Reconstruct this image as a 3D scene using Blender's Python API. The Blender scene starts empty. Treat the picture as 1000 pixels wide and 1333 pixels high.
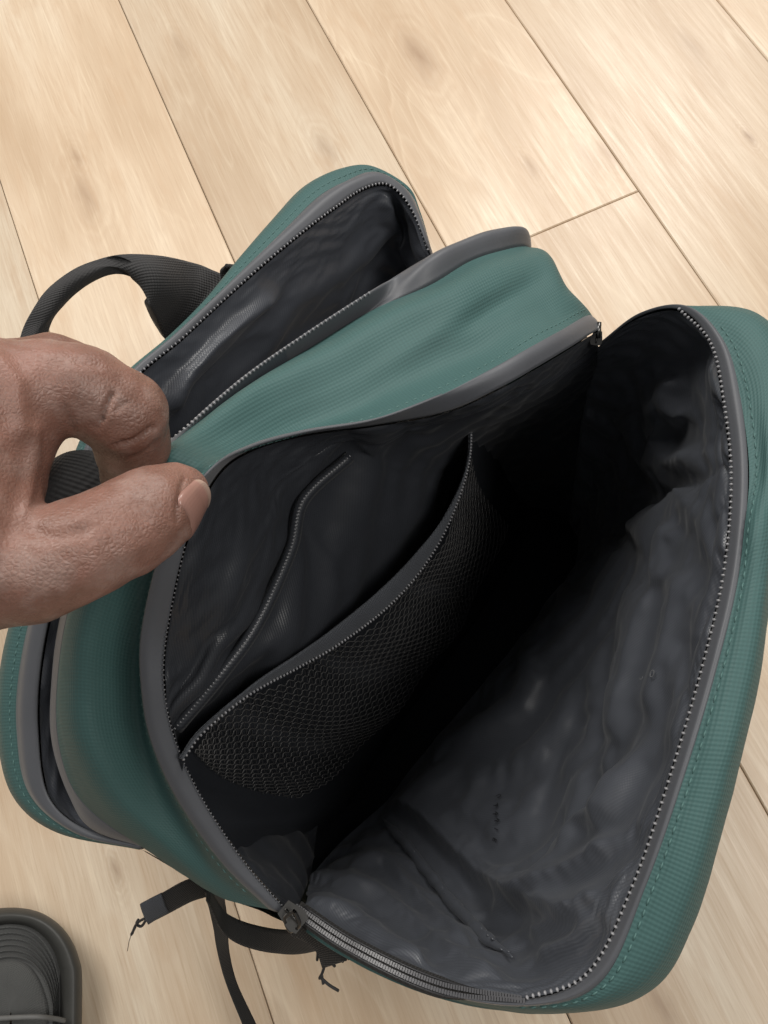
import bpy, math, random
import numpy as np
from mathutils import Vector, Matrix, noise

random.seed(3)
S = bpy.context.scene
COL = S.collection

# ------------------------------------------------------------------ camera
CAMZ = 0.80
F = 1000.0                                   # focal length in photo pixels (photo is 1000 x 1333)
nrm = np.array((0.084, 0.320, 0.943)); nrm /= np.linalg.norm(nrm)      # straight down, in camera axes
zc = -nrm
xc = np.array((1.0, 0, 0)); xc -= xc.dot(zc) * zc; xc /= np.linalg.norm(xc)
yc = np.cross(zc, xc)
R = np.array((xc, yc, zc))                   # camera axes (right, down, forward) -> world
right, down, fwd = R[:, 0], R[:, 1], R[:, 2]
cam = bpy.data.cameras.new('camera')
camo = bpy.data.objects.new('camera', cam); COL.objects.link(camo)
M = Matrix(((right[0], -down[0], -fwd[0], 0), (right[1], -down[1], -fwd[1], 0),
            (right[2], -down[2], -fwd[2], CAMZ), (0, 0, 0, 1)))
camo.matrix_world = M
cam.sensor_fit = 'HORIZONTAL'; cam.sensor_width = 36.0; cam.lens = 36.0 * F / 1000.0
cam.clip_start = 0.01; cam.clip_end = 50
S.camera = camo

def P(px, py, h):
    """world point on the sight line of a photo pixel at height h above the floor"""
    r = R @ np.array(((px - 500.0) / F, (py - 666.5) / F, 1.0))
    t = (h - CAMZ) / r[2]
    return np.array((r[0] * t, r[1] * t, h))
def zdepth(p): return float((np.asarray(p) - (0, 0, CAMZ)) @ fwd)
def proj(p):
    d = (np.asarray(p) - np.array((0, 0, CAMZ))) @ R
    return np.stack((500 + F * d[..., 0] / d[..., 2], 666.5 + F * d[..., 1] / d[..., 2]), -1)

pdir = R @ np.array((-0.396, -0.858, 0.326)); pdir[2] = 0; pdir /= np.linalg.norm(pdir)     # run of the floor planks
ANG = math.atan2(pdir[1], pdir[0])

# ------------------------------------------------------------------ light
W = bpy.data.worlds.new('World'); S.world = W; W.use_nodes = True
bg = W.node_tree.nodes['Background']
bg.inputs[0].default_value = (1.0, 0.985, 0.965, 1); bg.inputs[1].default_value = 0.24

def area(name, loc, target, w, h, power, colr=(1, 0.965, 0.915)):
    l = bpy.data.lights.new(name, 'AREA'); l.shape = 'RECTANGLE'; l.size = w; l.size_y = h
    l.energy = power; l.color = colr
    o = bpy.data.objects.new(name, l); COL.objects.link(o)
    o.location = loc
    o.rotation_euler = (Vector(target) - Vector(loc)).to_track_quat('-Z', 'Y').to_euler()
    return o
area('ceiling_lamp_key', (-0.75, 1.15, 2.35), (0, 0.1, 0.2), 1.1, 1.1, 46)
gl_ = P(800, 235, 0)                         # the lamp whose glare shows on the boards
area('ceiling_lamp_back', (gl_[0] * 4, gl_[1] * 4, 2.4), (0, 0.1, 0.2), 1.0, 1.0, 54)
area('side_fill_light', (1.35, -0.25, 2.4), (0, 0, 0.2), 0.9, 0.9, 29)  # added fill from the right, evens the floor and lifts the linings
S.view_settings.view_transform = 'Standard'
S.view_settings.look = 'None'
S.view_settings.exposure = 0.0
S.view_settings.gamma = 1.0

# ------------------------------------------------------------------ materials
class Mat:
    def __init__(s, name, rough=0.5, spec=0.5):
        s.m = bpy.data.materials.new(name); s.m.use_nodes = True
        s.t = s.m.node_tree; s.b = s.t.nodes['Principled BSDF']
        s.b.inputs['Roughness'].default_value = rough
        s.b.inputs['Specular IOR Level'].default_value = spec
    def n(s, typ, **kw):
        nd = s.t.nodes.new(typ)
        for k, v in kw.items(): setattr(nd, k, v)
        return nd
    def l(s, a, b): s.t.links.new(a, b)
    def math(s, op, a, b=None, clamp=False):
        nd = s.n('ShaderNodeMath', operation=op); nd.use_clamp = clamp
        for i, v in enumerate((a, b)):
            if v is None: continue
            if isinstance(v, (int, float)): nd.inputs[i].default_value = v
            else: s.l(v, nd.inputs[i])
        return nd.outputs[0]
    def ramp(s, fac, stops):
        r = s.n('ShaderNodeValToRGB'); s.l(fac, r.inputs[0])
        el = r.color_ramp.elements
        while len(el) < len(stops): el.new(0.5)
        for e, (p, c) in zip(el, stops):
            e.position = p; e.color = (*c, 1) if len(c) == 3 else c
        return r.outputs[0]
    def noise(s, vec, scale, detail=4, rough=0.5, dist=0.0):
        nd = s.n('ShaderNodeTexNoise'); nd.inputs['Scale'].default_value = scale
        nd.inputs['Detail'].default_value = detail; nd.inputs['Roughness'].default_value = rough
        nd.inputs['Distortion'].default_value = dist
        if vec is not None: s.l(vec, nd.inputs['Vector'])
        return nd.outputs[0]
    def mapping(s, vec, scale=(1, 1, 1), rot=(0, 0, 0), loc=(0, 0, 0)):
        nd = s.n('ShaderNodeMapping'); nd.inputs['Scale'].default_value = scale
        nd.inputs['Rotation'].default_value = rot; nd.inputs['Location'].default_value = loc
        s.l(vec, nd.inputs['Vector']); return nd.outputs[0]
    def mix(s, fac, a, b, blend='MIX'):
        nd = s.n('ShaderNodeMix', data_type='RGBA', blend_type=blend)
        for i, v in ((0, fac), (6, a), (7, b)):
            if isinstance(v, (int, float)): nd.inputs[i].default_value = v
            elif isinstance(v, tuple): nd.inputs[i].default_value = (*v, 1)
            else: s.l(v, nd.inputs[i])
        return nd.outputs[2]
    def color(s, c):
        if isinstance(c, tuple): s.b.inputs['Base Color'].default_value = (*c, 1)
        else: s.l(c, s.b.inputs['Base Color'])
    def bump(s, hgt, strength=0.5, dist=0.001, prev=None):
        nd = s.n('ShaderNodeBump'); nd.inputs['Strength'].default_value = strength
        nd.inputs['Distance'].default_value = dist
        s.l(hgt, nd.inputs['Height'])
        if prev is not None: s.l(prev, nd.inputs['Normal'])
        s.l(nd.outputs[0], s.b.inputs['Normal']); return nd.outputs[0]
    def sep(s, vec):
        nd = s.n('ShaderNodeSeparateXYZ'); s.l(vec, nd.inputs[0]); return nd.outputs

def weave(m, pitch, rot=0.0):
    """two crossed sines on the UV map (UVs are in metres)"""
    uv = m.n('ShaderNodeUVMap').outputs[0]
    v = m.mapping(uv, rot=(0, 0, rot), scale=(1, 1, 1))
    x, y, _ = m.sep(v)
    k = 2 * math.pi / pitch
    a = m.math('SINE', m.math('MULTIPLY', x, k)); b = m.math('SINE', m.math('MULTIPLY', y, k))
    return m.math('MULTIPLY', a, b), uv

def make_green():
    m = Mat('green_coated_fabric', 0.56, 0.22)
    w, uv = weave(m, 0.0027, 0.78)
    n = m.noise(uv, 18, 4)
    base = m.mix(n, (0.044, 0.096, 0.093), (0.056, 0.116, 0.112))
    dots = m.math('MULTIPLY_ADD', w, 0.5); dots.node.inputs[2].default_value = 0.5
    c = m.mix(m.math('MULTIPLY', dots, 0.42), base, (0.034, 0.070, 0.066))
    m.color(c)
    p = m.bump(m.math('MULTIPLY', w, -1.0), 0.30, 0.0003)
    m.bump(m.noise(uv, 60, 3), 0.10, 0.002, p)
    return m.m
def make_tape():
    m = Mat('grey_zipper_tape', 0.5, 0.4)
    uv = m.n('ShaderNodeUVMap').outputs[0]
    c = m.mix(m.noise(uv, 30, 3), (0.058, 0.061, 0.069), (0.078, 0.082, 0.092))
    m.color(c); m.bump(m.noise(uv, 300, 3), 0.12, 0.0006)
    m.b.inputs['Sheen Weight'].default_value = 0.1
    return m.m
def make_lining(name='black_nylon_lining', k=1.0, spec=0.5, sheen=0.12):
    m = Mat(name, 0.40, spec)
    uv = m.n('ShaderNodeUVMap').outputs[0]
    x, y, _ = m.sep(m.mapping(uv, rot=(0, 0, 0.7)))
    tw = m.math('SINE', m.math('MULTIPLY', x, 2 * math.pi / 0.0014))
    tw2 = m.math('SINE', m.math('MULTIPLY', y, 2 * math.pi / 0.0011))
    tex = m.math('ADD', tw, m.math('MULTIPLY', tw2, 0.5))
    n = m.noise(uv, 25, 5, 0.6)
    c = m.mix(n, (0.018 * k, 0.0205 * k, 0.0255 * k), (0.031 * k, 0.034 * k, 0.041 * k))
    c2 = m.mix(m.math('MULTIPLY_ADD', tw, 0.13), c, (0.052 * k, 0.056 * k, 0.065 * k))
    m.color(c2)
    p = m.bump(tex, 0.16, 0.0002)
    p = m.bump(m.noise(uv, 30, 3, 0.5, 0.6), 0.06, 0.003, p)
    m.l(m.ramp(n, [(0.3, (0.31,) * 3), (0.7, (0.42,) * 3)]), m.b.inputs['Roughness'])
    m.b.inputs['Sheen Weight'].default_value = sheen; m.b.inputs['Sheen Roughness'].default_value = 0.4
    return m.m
def make_plain(name, c, rough, spec=0.4, metal=0.0, bscale=500, bstr=0.15):
    m = Mat(name, rough, spec)
    tc = m.n('ShaderNodeTexCoord').outputs['Object']
    n = m.noise(tc, 60, 3)
    m.color(m.mix(n, tuple(v * 0.82 for v in c), tuple(min(1, v * 1.15) for v in c)))
    m.b.inputs['Metallic'].default_value = metal
    if bstr: m.bump(m.noise(tc, bscale, 3), bstr, 0.0006)
    return m.m
def make_webbing(name='black_webbing', c=(0.010, 0.0095, 0.009), pitch=0.0022):
    m = Mat(name, 0.7, 0.25)
    w, uv = weave(m, pitch, 0.35)
    m.color(m.mix(m.noise(uv, 40, 3), c, tuple(v * 1.7 for v in c)))
    m.bump(w, 0.5, 0.0006)
    m.b.inputs['Sheen Weight'].default_value = 0.06
    return m.m
def make_skin():
    m = Mat('brown_skin', 0.46, 0.42)
    tc = m.n('ShaderNodeTexCoord').outputs['Object']
    n1 = m.noise(tc, 28, 5, 0.6)
    n2 = m.noise(m.mapping(tc, loc=(3, 1, 2)), 60, 5, 0.65)
    base = m.ramp(n1, [(0.30, (0.128, 0.064, 0.046)), (0.52, (0.208, 0.108, 0.082)), (0.70, (0.282, 0.146, 0.115))])
    ashy_glare = m.ramp(n2, [(0.48, (0, 0, 0)), (0.68, (1, 1, 1))])  # dry pale skin, also painted-in pale glare on the hand
    c = m.mix(m.math('MULTIPLY', ashy_glare, 0.52), base, (0.32, 0.23, 0.20))
    fine = m.noise(tc, 500, 3, 0.6)
    c = m.mix(m.math('MULTIPLY', fine, 0.25), c, (0.16, 0.075, 0.052))
    m.color(c)
    vo = m.n('ShaderNodeTexVoronoi'); vo.feature = 'DISTANCE_TO_EDGE'; vo.inputs['Scale'].default_value = 620
    m.l(tc, vo.inputs['Vector'])
    p = m.bump(vo.outputs[0], 0.45, 0.0007)
    m.bump(m.noise(m.mapping(tc, scale=(1, 2.2, 1)), 150, 5, 0.6), 0.22, 0.0014, p)
    m.b.inputs['Subsurface Weight'].default_value = 0.12
    m.b.inputs['Subsurface Radius'].default_value = (1.0, 0.35, 0.2)
    m.b.inputs['Subsurface Scale'].default_value = 0.004
    return m.m
def make_wood():
    m = Mat('oak_laminate', 0.42, 0.45)
    tc = m.n('ShaderNodeTexCoord').outputs['Object']
    oi = m.n('ShaderNodeObjectInfo')
    cb = m.n('ShaderNodeCombineXYZ')
    m.l(m.math('MULTIPLY', oi.outputs['Random'], 37.0), cb.inputs[0])
    m.l(m.math('MULTIPLY', oi.outputs['Random'], 91.0), cb.inputs[1])
    add = m.n('ShaderNodeVectorMath', operation='ADD'); m.l(tc, add.inputs[0]); m.l(cb.outputs[0], add.inputs[1])
    v = add.outputs[0]
    # broad figure: contour lines of a stretched noise make cathedral arches
    field = m.noise(m.mapping(v, scale=(1.1, 6.0, 1)), 1.5, 3, 0.45, 0.5)
    ring = m.math('FRACT', m.math('MULTIPLY', field, 15.0))
    ringm = m.ramp(ring, [(0.0, (1, 1, 1)), (0.10, (0.15,) * 3), (0.5, (0, 0, 0)), (0.86, (0.3,) * 3), (1.0, (1, 1, 1))])
    area_ = m.ramp(m.noise(m.mapping(v, scale=(0.8, 3, 1)), 2.2, 2), [(0.50, (0, 0, 0)), (0.66, (1, 1, 1))])
    streak = m.noise(m.mapping(v, scale=(2.5, 60, 1)), 3.0, 6, 0.65, 0.3)
    pores = m.noise(m.mapping(v, scale=(7, 240, 1)), 2.0, 5, 0.75)
    tone = m.noise(m.mapping(v, scale=(1.0, 4, 1)), 2.0, 3, 0.5)
    c = m.ramp(tone, [(0.30, (0.48, 0.355, 0.240)), (0.50, (0.60, 0.475, 0.345)), (0.68, (0.68, 0.580, 0.450))])
    c = m.mix(m.math('MULTIPLY', m.ramp(streak, [(0.40, (0, 0, 0)), (0.72, (1, 1, 1))]), 0.42), c, (0.47, 0.325, 0.205))
    c = m.mix(m.math('MULTIPLY', m.ramp(streak, [(0.24, (1, 1, 1)), (0.44, (0, 0, 0))]), 0.40), c, (0.78, 0.65, 0.48))
    c = m.mix(m.math('MULTIPLY', m.math('MULTIPLY', ringm, area_), 0.22), c, (0.80, 0.67, 0.50))
    dk = m.math('MULTIPLY', m.math('MULTIPLY', m.ramp(ring, [(0.10, (0, 0, 0)), (0.22, (1, 1, 1)), (0.6, (0, 0, 0))]), area_), 0.12)
    c = m.mix(dk, c, (0.36, 0.21, 0.115))
    c = m.mix(m.math('MULTIPLY', m.ramp(pores, [(0.50, (0, 0, 0)), (0.68, (1, 1, 1))]), 0.40), c, (0.40, 0.27, 0.17))
    # knots
    vo = m.n('ShaderNodeTexVoronoi'); vo.inputs['Scale'].default_value = 3.0
    m.l(m.mapping(v, scale=(0.7, 1.6, 1)), vo.inputs['Vector'])
    kn = m.ramp(vo.outputs['Distance'], [(0.02, (1, 1, 1)), (0.085, (0, 0, 0))])
    c = m.mix(m.math('MULTIPLY', kn, 0.38), c, (0.27, 0.16, 0.09))
    # single knots with a swirl of figure round them: (world point, half length, darkness)
    geo = m.n('ShaderNodeNewGeometry').outputs['Position']
    for (px, py, size, dark) in ((545, 72, .030, .55), (112, 255, .026, .45), (100, 205, .012, .4), (790, 200, .016, .35), (425, 195, .020, .40), (975, 178, .008, .6), (560, 375, .012, .4), (862, 1310, .016, .5), (150, 1132, .009, .5), (765, 205, .02, .3), (690, 215, .012, .35), (900, 60, .02, .25), (235, 60, .02, .25)):
        q = P(px, py, 0)
        d_ = m.n('ShaderNodeVectorMath', operation='SUBTRACT'); m.l(geo, d_.inputs[0]); d_.inputs[1].default_value = q
        rt = m.mapping(d_.outputs[0], rot=(0, 0, -ANG)); sc = m.mapping(rt, scale=(.45 / size, 1.25 / size, 0))
        nn_ = m.n('ShaderNodeTexNoise'); nn_.inputs['Scale'].default_value = 1.1; nn_.inputs['Detail'].default_value = 3; m.l(sc, nn_.inputs['Vector'])
        wv = m.n('ShaderNodeVectorMath', operation='ADD'); m.l(sc, wv.inputs[0]); m.l(nn_.outputs['Color'], wv.inputs[1])
        of = m.n('ShaderNodeVectorMath', operation='SUBTRACT'); m.l(wv.outputs[0], of.inputs[0]); of.inputs[1].default_value = (.5, .5, .5)
        ln = m.n('ShaderNodeVectorMath', operation='LENGTH'); m.l(of.outputs[0], ln.inputs[0])
        L = ln.outputs['Value']
        core = m.ramp(L, [(0.0, (1, 1, 1)), (0.4, (.6,) * 3), (1.0, (0, 0, 0))])
        rg = m.math('SINE', m.math('MULTIPLY', L, 15.0))
        halo = m.math('MULTIPLY', m.math('MULTIPLY', m.math('ADD', rg, 1.0), 0.5), m.ramp(m.math('MULTIPLY', L, .4), [(.12, (0, 0, 0)), (.3, (1, 1, 1)), (1.0, (0, 0, 0))]))
        c = m.mix(m.math('MULTIPLY', core, min(.9, dark * 1.5)), c, (0.31, 0.20, 0.125))
        c = m.mix(m.math('MULTIPLY', halo, dark * .6), c, (0.45, 0.31, 0.20))
    # long pale cathedral figure, wide apart
    cf = m.noise(m.mapping(v, scale=(.8, 4.5, 1), loc=(3, 7, 0)), 1.2, 2, 0.4, 0.8)
    cr = m.ramp(m.math('FRACT', m.math('MULTIPLY', cf, 7.0)), [(0.0, (0, 0, 0)), (0.44, (0, 0, 0)), (0.50, (1, 1, 1)), (0.53, (.2,) * 3), (0.60, (0, 0, 0))])
    c = m.mix(m.math('MULTIPLY', cr, 0.16), c, (0.78, 0.675, 0.52))
    sm = m.ramp(m.noise(m.mapping(v, scale=(3.0, 14, 1), loc=(1, 4, 0)), 2.2, 4, 0.6, .5), [(0.54, (0, 0, 0)), (0.74, (1, 1, 1))])
    c = m.mix(m.math('MULTIPLY', sm, 0.55), c, (0.50, 0.345, 0.22))
    hsv = m.n('ShaderNodeHueSaturation'); m.l(c, hsv.inputs['Color'])
    m.l(m.math('MULTIPLY_ADD', oi.outputs['Random'], 0.18), hsv.inputs['Value']); hsv.inputs['Value'].links[0].from_node.inputs[2].default_value = 0.90
    m.color(hsv.outputs[0])
    m.l(m.ramp(streak, [(0.3, (0.30,) * 3), (0.7, (0.44,) * 3)]), m.b.inputs['Roughness'])
    p = m.bump(pores, 0.14, 0.0008)
    m.bump(streak, 0.08, 0.001, p)
    return m.m

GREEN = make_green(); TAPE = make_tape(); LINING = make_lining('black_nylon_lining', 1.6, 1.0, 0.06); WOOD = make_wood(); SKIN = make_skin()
POCKET = make_lining('shaded_pocket_lining', 0.4, 0.15, 0.0)  # lining darkened in colour for the shade deep in the bag
WALL = make_lining('shaded_wall_lining', 0.62, 0.28, 0.04)  # darker copy of the nylon lining, wall shade put into its colour
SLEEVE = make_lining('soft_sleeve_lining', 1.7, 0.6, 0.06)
TEETH = make_plain('zipper_teeth_nylon', (0.21, 0.21, 0.22), 0.3, 0.6, bstr=0)
DTEETH = make_plain('dark_zipper_teeth_nylon', (0.075, 0.075, 0.08), 0.3, 0.6, bstr=0)
DTEETH.node_tree.nodes['Principled BSDF'].inputs['Roughness'].default_value = .22
COIL = make_plain('black_zipper_coil', (0.03, 0.03, 0.032), 0.3, 0.5, bstr=0)
THREAD = make_plain('green_thread', (0.062, 0.130, 0.122), 0.6)
BTHREAD = make_plain('black_thread', (0.02, 0.02, 0.022), 0.6)
WEB = make_webbing()
PAD = make_webbing('black_strap_cloth', (0.024, 0.0235, 0.024), 0.0026)
BINDING = make_webbing('grey_binding_cloth', (0.036, 0.039, 0.045), 0.0022)
METAL = make_plain('gunmetal', (0.10, 0.098, 0.095), 0.28, 0.5, 1.0, bstr=0)
NET = make_plain('black_net_cord', (0.042, 0.041, 0.041), 0.5, 0.4, bstr=0)
SHOE = make_plain('dark_grey_rubber', (0.040, 0.040, 0.037), 0.5, 0.35, bscale=300, bstr=0.2)
KNIT = make_webbing('grey_shoe_knit', (0.044, 0.045, 0.044), 0.0022)
SHOELIP = make_plain('pale_grey_shoe_edging', (0.11, 0.11, 0.107), 0.6)
def make_nail():
    m = Mat('thumbnail', 0.28, 0.5)
    x, y, _ = m.sep(m.n('ShaderNodeUVMap').outputs[0])
    tip = m.ramp(m.math('MULTIPLY_ADD', y, 60.0), [(.5, (0.26, 0.142, 0.115)), (.74, (0.29, 0.16, 0.132)), (.84, (0.36, 0.25, 0.20)), (.95, (0.38, 0.27, 0.22))])
    tip.node.inputs[0].links[0].from_node.inputs[2].default_value = .5
    m.color(tip); m.bump(m.math('SINE', m.math('MULTIPLY', x, 5200.0)), .05, .0003)
    return m.m
NAIL = make_nail()
SUBFLOOR = make_plain('brown_joint', (0.36, 0.25, 0.15), 0.8)
PRINT = make_plain('dark_print', (0.008, 0.008, 0.009), 0.5, bstr=0)
PALEPRINT = make_plain('pale_print', (0.13, 0.133, 0.14), 0.4, bstr=0)

# ------------------------------------------------------------------ geometry helpers
def link(name, me, mat, parent=None, smooth=True):
    o = bpy.data.objects.new(name, me); COL.objects.link(o)
    if mat: me.materials.append(mat)
    if smooth and len(me.polygons): me.polygons.foreach_set('use_smooth', [True] * len(me.polygons))
    if parent is not None: o.parent = parent
    return o
def mesh_from(verts, faces, name='mesh'):
    me = bpy.data.meshes.new(name)
    me.from_pydata([tuple(map(float, v)) for v in verts], [], [tuple(map(int, f)) for f in faces]); me.update()
    return me
def catmull(pts, n, arc=False):
    """smooth curve through pts (k,3), n samples"""
    pts = np.asarray(pts, float); k = len(pts)
    if k == 2:
        t = np.linspace(0, 1, n)[:, None]; return pts[0] * (1 - t) + pts[1] * t
    ext = np.vstack((2 * pts[0] - pts[1], pts, 2 * pts[-1] - pts[-2]))
    def ev(t):
        i = np.clip(t.astype(int), 0, k - 2); f = (t - i)[:, None]
        p0, p1, p2, p3 = ext[i], ext[i + 1], ext[i + 2], ext[i + 3]
        return 0.5 * (2 * p1 + (p2 - p0) * f + (2 * p0 - 5 * p1 + 4 * p2 - p3) * f ** 2 + (3 * p1 - p0 - 3 * p2 + p3) * f ** 3)
    if not arc: return ev(np.linspace(0, k - 1, n))
    d = ev(np.linspace(0, k - 1, 40 * k))
    s = np.concatenate(([0], np.cumsum(np.linalg.norm(np.diff(d, axis=0), axis=1))))
    u = np.linspace(0, s[-1], n)
    return np.stack([np.interp(u, s, d[:, a]) for a in range(3)], 1)
def row(lst): return np.array([P(*p) for p in lst])
def grid_surface(rows, nu, nv):
    """rows: list of (k,3) control rows -> (nv,nu,3)"""
    c = np.array([catmull(r, nu) for r in rows])
    g = np.empty((nv, nu, 3))
    for i in range(nu): g[:, i] = catmull(c[:, i], nv)
    return g
def gnormals(g):
    du = np.gradient(g, axis=1); dv = np.gradient(g, axis=0)
    n = np.cross(du, dv); n /= np.maximum(np.linalg.norm(n, axis=2, keepdims=True), 1e-9)
    return n
def face_cam(g):
    n = gnormals(g); m = np.sum(n * (np.array((0, 0, CAMZ)) - g), axis=2)
    return n if m.mean() > 0 else -n
def grid_mesh(g, name):
    nv, nu = g.shape[:2]
    idx = np.arange(nv * nu).reshape(nv, nu)
    q = np.stack((idx[:-1, :-1], idx[:-1, 1:], idx[1:, 1:], idx[1:, :-1]), -1).reshape(-1, 4)
    me = mesh_from(g.reshape(-1, 3), q, name)
    su = np.concatenate((np.zeros((nv, 1)), np.cumsum(np.linalg.norm(np.diff(g, axis=1), axis=2), axis=1)), 1)
    sv = np.concatenate((np.zeros((1, nu)), np.cumsum(np.linalg.norm(np.diff(g, axis=0), axis=2), axis=0)), 0)
    U = np.broadcast_to(su.mean(axis=0), (nv, nu)); V = sv - sv[nv // 2][None]
    uv = np.stack((U, V), -1).reshape(-1, 2)
    lay = me.uv_layers.new(name='UVMap')
    li = np.empty(len(me.loops), int); me.loops.foreach_get('vertex_index', li)
    lay.data.foreach_set('uv', uv[li].astype(np.float32).ravel())
    return me
def nz(x, y, z): return noise.noise(Vector((x, y, z)))
def wrinkle(g, amp, freq=30, stretch=(1, 1, 1), seed=0, ridge=True, fade=None):
    n = face_cam(g); nv, nu = g.shape[:2]; out = g.copy()
    for j in range(nv):
        for i in range(nu):
            p = g[j, i]
            q = Vector((p[0] * freq * stretch[0] + seed, p[1] * freq * stretch[1], p[2] * freq * stretch[2]))
            w = Vector((nz(q.x * .5 + 7, q.y * .5, q.z * .5), nz(q.x * .5, q.y * .5 + 9, q.z * .5), nz(q.x * .5, q.y * .5, q.z * .5 + 4)))
            q = q + w * 0.9
            d = noise.noise(q)
            if ridge: d = (1 - abs(d) * 2.2) * 0.7
            d += 0.4 * noise.noise(q * 2.3)
            f = 1.0 if fade is None else fade[j, i]
            out[j, i] = p + n[j, i] * d * amp * f
    return out
def px_bumps(g, lst, fade=None):
    """local folds: (px, py, sx, sy, angle, amplitude)"""
    n = face_cam(g); pp = proj(g); d = np.zeros(g.shape[:2])
    for (x, y, sx, sy, a, amp) in lst:
        dx, dy = pp[..., 0] - x, pp[..., 1] - y; a = math.radians(a)
        u = dx * math.cos(a) + dy * math.sin(a); v = -dx * math.sin(a) + dy * math.cos(a)
        d += amp * np.exp(-(u / sx) ** 2 - (v / sy) ** 2)
    if fade is not None: d *= fade
    return g + n * d[..., None]
def folds(g, lst, fade=None):
    """creased folds: each a run of points with a slow flank on one side and a steep drop on the other"""
    n = face_cam(g); pp = proj(g); d = np.zeros(g.shape[:2])
    for pts, wl, wr, amp in lst:
        c = catmull([(x, y, 0) for x, y in pts], 24)[:, :2]
        best = np.full(d.shape, 1e9); sg = np.zeros(d.shape); tt = np.zeros(d.shape)
        for k in range(23):
            a, b = c[k], c[k + 1]; ab = b - a; L2 = ab @ ab
            t = np.clip(((pp - a) @ ab) / L2, 0, 1); q = pp - (a + t[..., None] * ab)
            dist = np.hypot(q[..., 0], q[..., 1]); m = dist < best
            cr = ab[0] * (pp[..., 1] - a[1]) - ab[1] * (pp[..., 0] - a[0])
            best = np.where(m, dist, best); sg = np.where(m, cr, sg); tt = np.where(m, (k + t) / 23, tt)
        w = np.where(sg < 0, wl, wr)
        d += amp * np.exp(-(best / w) ** 1.5) * np.clip(np.minimum(tt, 1 - tt) * 6 + .25, 0, 1)
    if fade is not None: d = d * fade
    return g + n * (1.15 * d)[..., None]
def crumple(g, amp, freq, seed, fade=None):
    """flat facets meeting in sharp creases, as in thin nylon"""
    n = face_cam(g); nv, nu = g.shape[:2]; d = np.zeros((nv, nu))
    for j in range(nv):
        for i in range(nu):
            p = g[j, i] * freq
            q = Vector((p[0] + seed, p[1], p[2] * .7))
            m = noise.noise(q * .45 + Vector((5, 3, 1)))
            a = noise.noise(q + Vector((m, -m, m)) * 1.2); b = noise.noise(q * 1.9 + Vector((9, 2, m * 2)))
            d[j, i] = (abs(a) * 1.3 + abs(b) * .6 - .5) * max(0.12, min(1, .55 + m * 1.8))
    if fade is not None: d *= fade
    return g + n * (amp * d)[..., None]
def relax(g, excess, iters, seed, bend=.25, hold=.004, freq=9.0, kick=.0008, pin=(1, 1, 1, 1)):
    """let cloth that is a little too long for its place buckle into wrinkles (position based dynamics)"""
    nv, nu = g.shape[:2]; x = g.copy(); n0 = face_cam(g); rg = np.random.RandomState(seed)
    ex = np.array([[1 + excess * min(1.6, max(0.15, .8 + 1.9 * nz(*(p * freq + seed)))) for p in r] for r in g])
    ku = np.array([[nz(*(p * 60 + seed * 3)) for p in r] for r in g])
    x = x + n0 * (ku * kick * 2 + rg.randn(nv, nu) * kick * .3)[..., None]
    free = np.ones((nv, nu)); 
    if pin[0]: free[0] = 0; free[1] *= .5
    if pin[1]: free[-1] = 0
    if pin[2]: free[:, 0] = 0
    if pin[3]: free[:, -1] = 0
    x = np.where(free[..., None] > 0, x, g)
    cons = []
    for dj, di, st in ((0, 1, 1.0), (1, 0, 1.0), (1, 1, .5), (1, -1, .5), (0, 2, bend), (2, 0, bend), (0, 4, bend * .6), (4, 0, bend * .6)):
        for ph in ((0, 1) if max(abs(dj), abs(di)) else (0,)):
            jj, ii = np.meshgrid(np.arange(0, nv - dj), np.arange(max(0, -di), nu - max(0, di)), indexing='ij')
            par = (ii // abs(di)) % 2 if dj == 0 else (jj // dj) % 2
            m = par == ph; a = (jj * nu + ii)[m]; b = ((jj + dj) * nu + ii + di)[m]
            gf_ = g.reshape(-1, 3); ef = ex.reshape(-1)
            L = np.linalg.norm(gf_[a] - gf_[b], axis=1) * (ef[a] + ef[b]) * .5
            w = free.reshape(-1); wa, wb = w[a], w[b]; ws = np.maximum(wa + wb, 1e-9)
            cons.append((a, b, L, (st * wa / ws)[:, None], (st * wb / ws)[:, None]))
    xf = x.reshape(-1, 3); g0 = g.reshape(-1, 3); wf = free.reshape(-1, 1); vel = np.zeros_like(xf)
    for it in range(iters):
        prev = xf.copy(); xf = xf + vel * .85
        for a, b, L, ca, cb in cons:
            d = xf[b] - xf[a]; l = np.linalg.norm(d, axis=1); k = ((l - L) / np.maximum(l, 1e-7))[:, None]
            xf[a] += d * k * ca; xf[b] -= d * k * cb
        xf += (g0 - xf) * hold * wf
        vel = np.clip((xf - prev) * wf, -.002, .002)
    return xf.reshape(nv, nu, 3)
def refine(g, nu, nv):
    c = np.array([catmull(r, nu) for r in g])
    return np.stack([catmull(c[:, i], nv) for i in range(nu)], 1)
def edge_fade(nv, nu, a=0.08, top=True, bottom=True):
    v = np.linspace(0, 1, nv)[:, None] * np.ones((1, nu))
    f = np.ones((nv, nu))
    if top: f *= np.clip(v / a, 0, 1)
    if bottom: f *= np.clip((1 - v) / a, 0, 1)
    return f
def cloth(name, g, mat, parent, thick=0.0, off=-1.0):
    o = link(name, grid_mesh(g, name), mat, parent)
    if thick:
        md = o.modifiers.new('thickness', 'SOLIDIFY'); md.thickness = thick; md.offset = off
    return o
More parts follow.
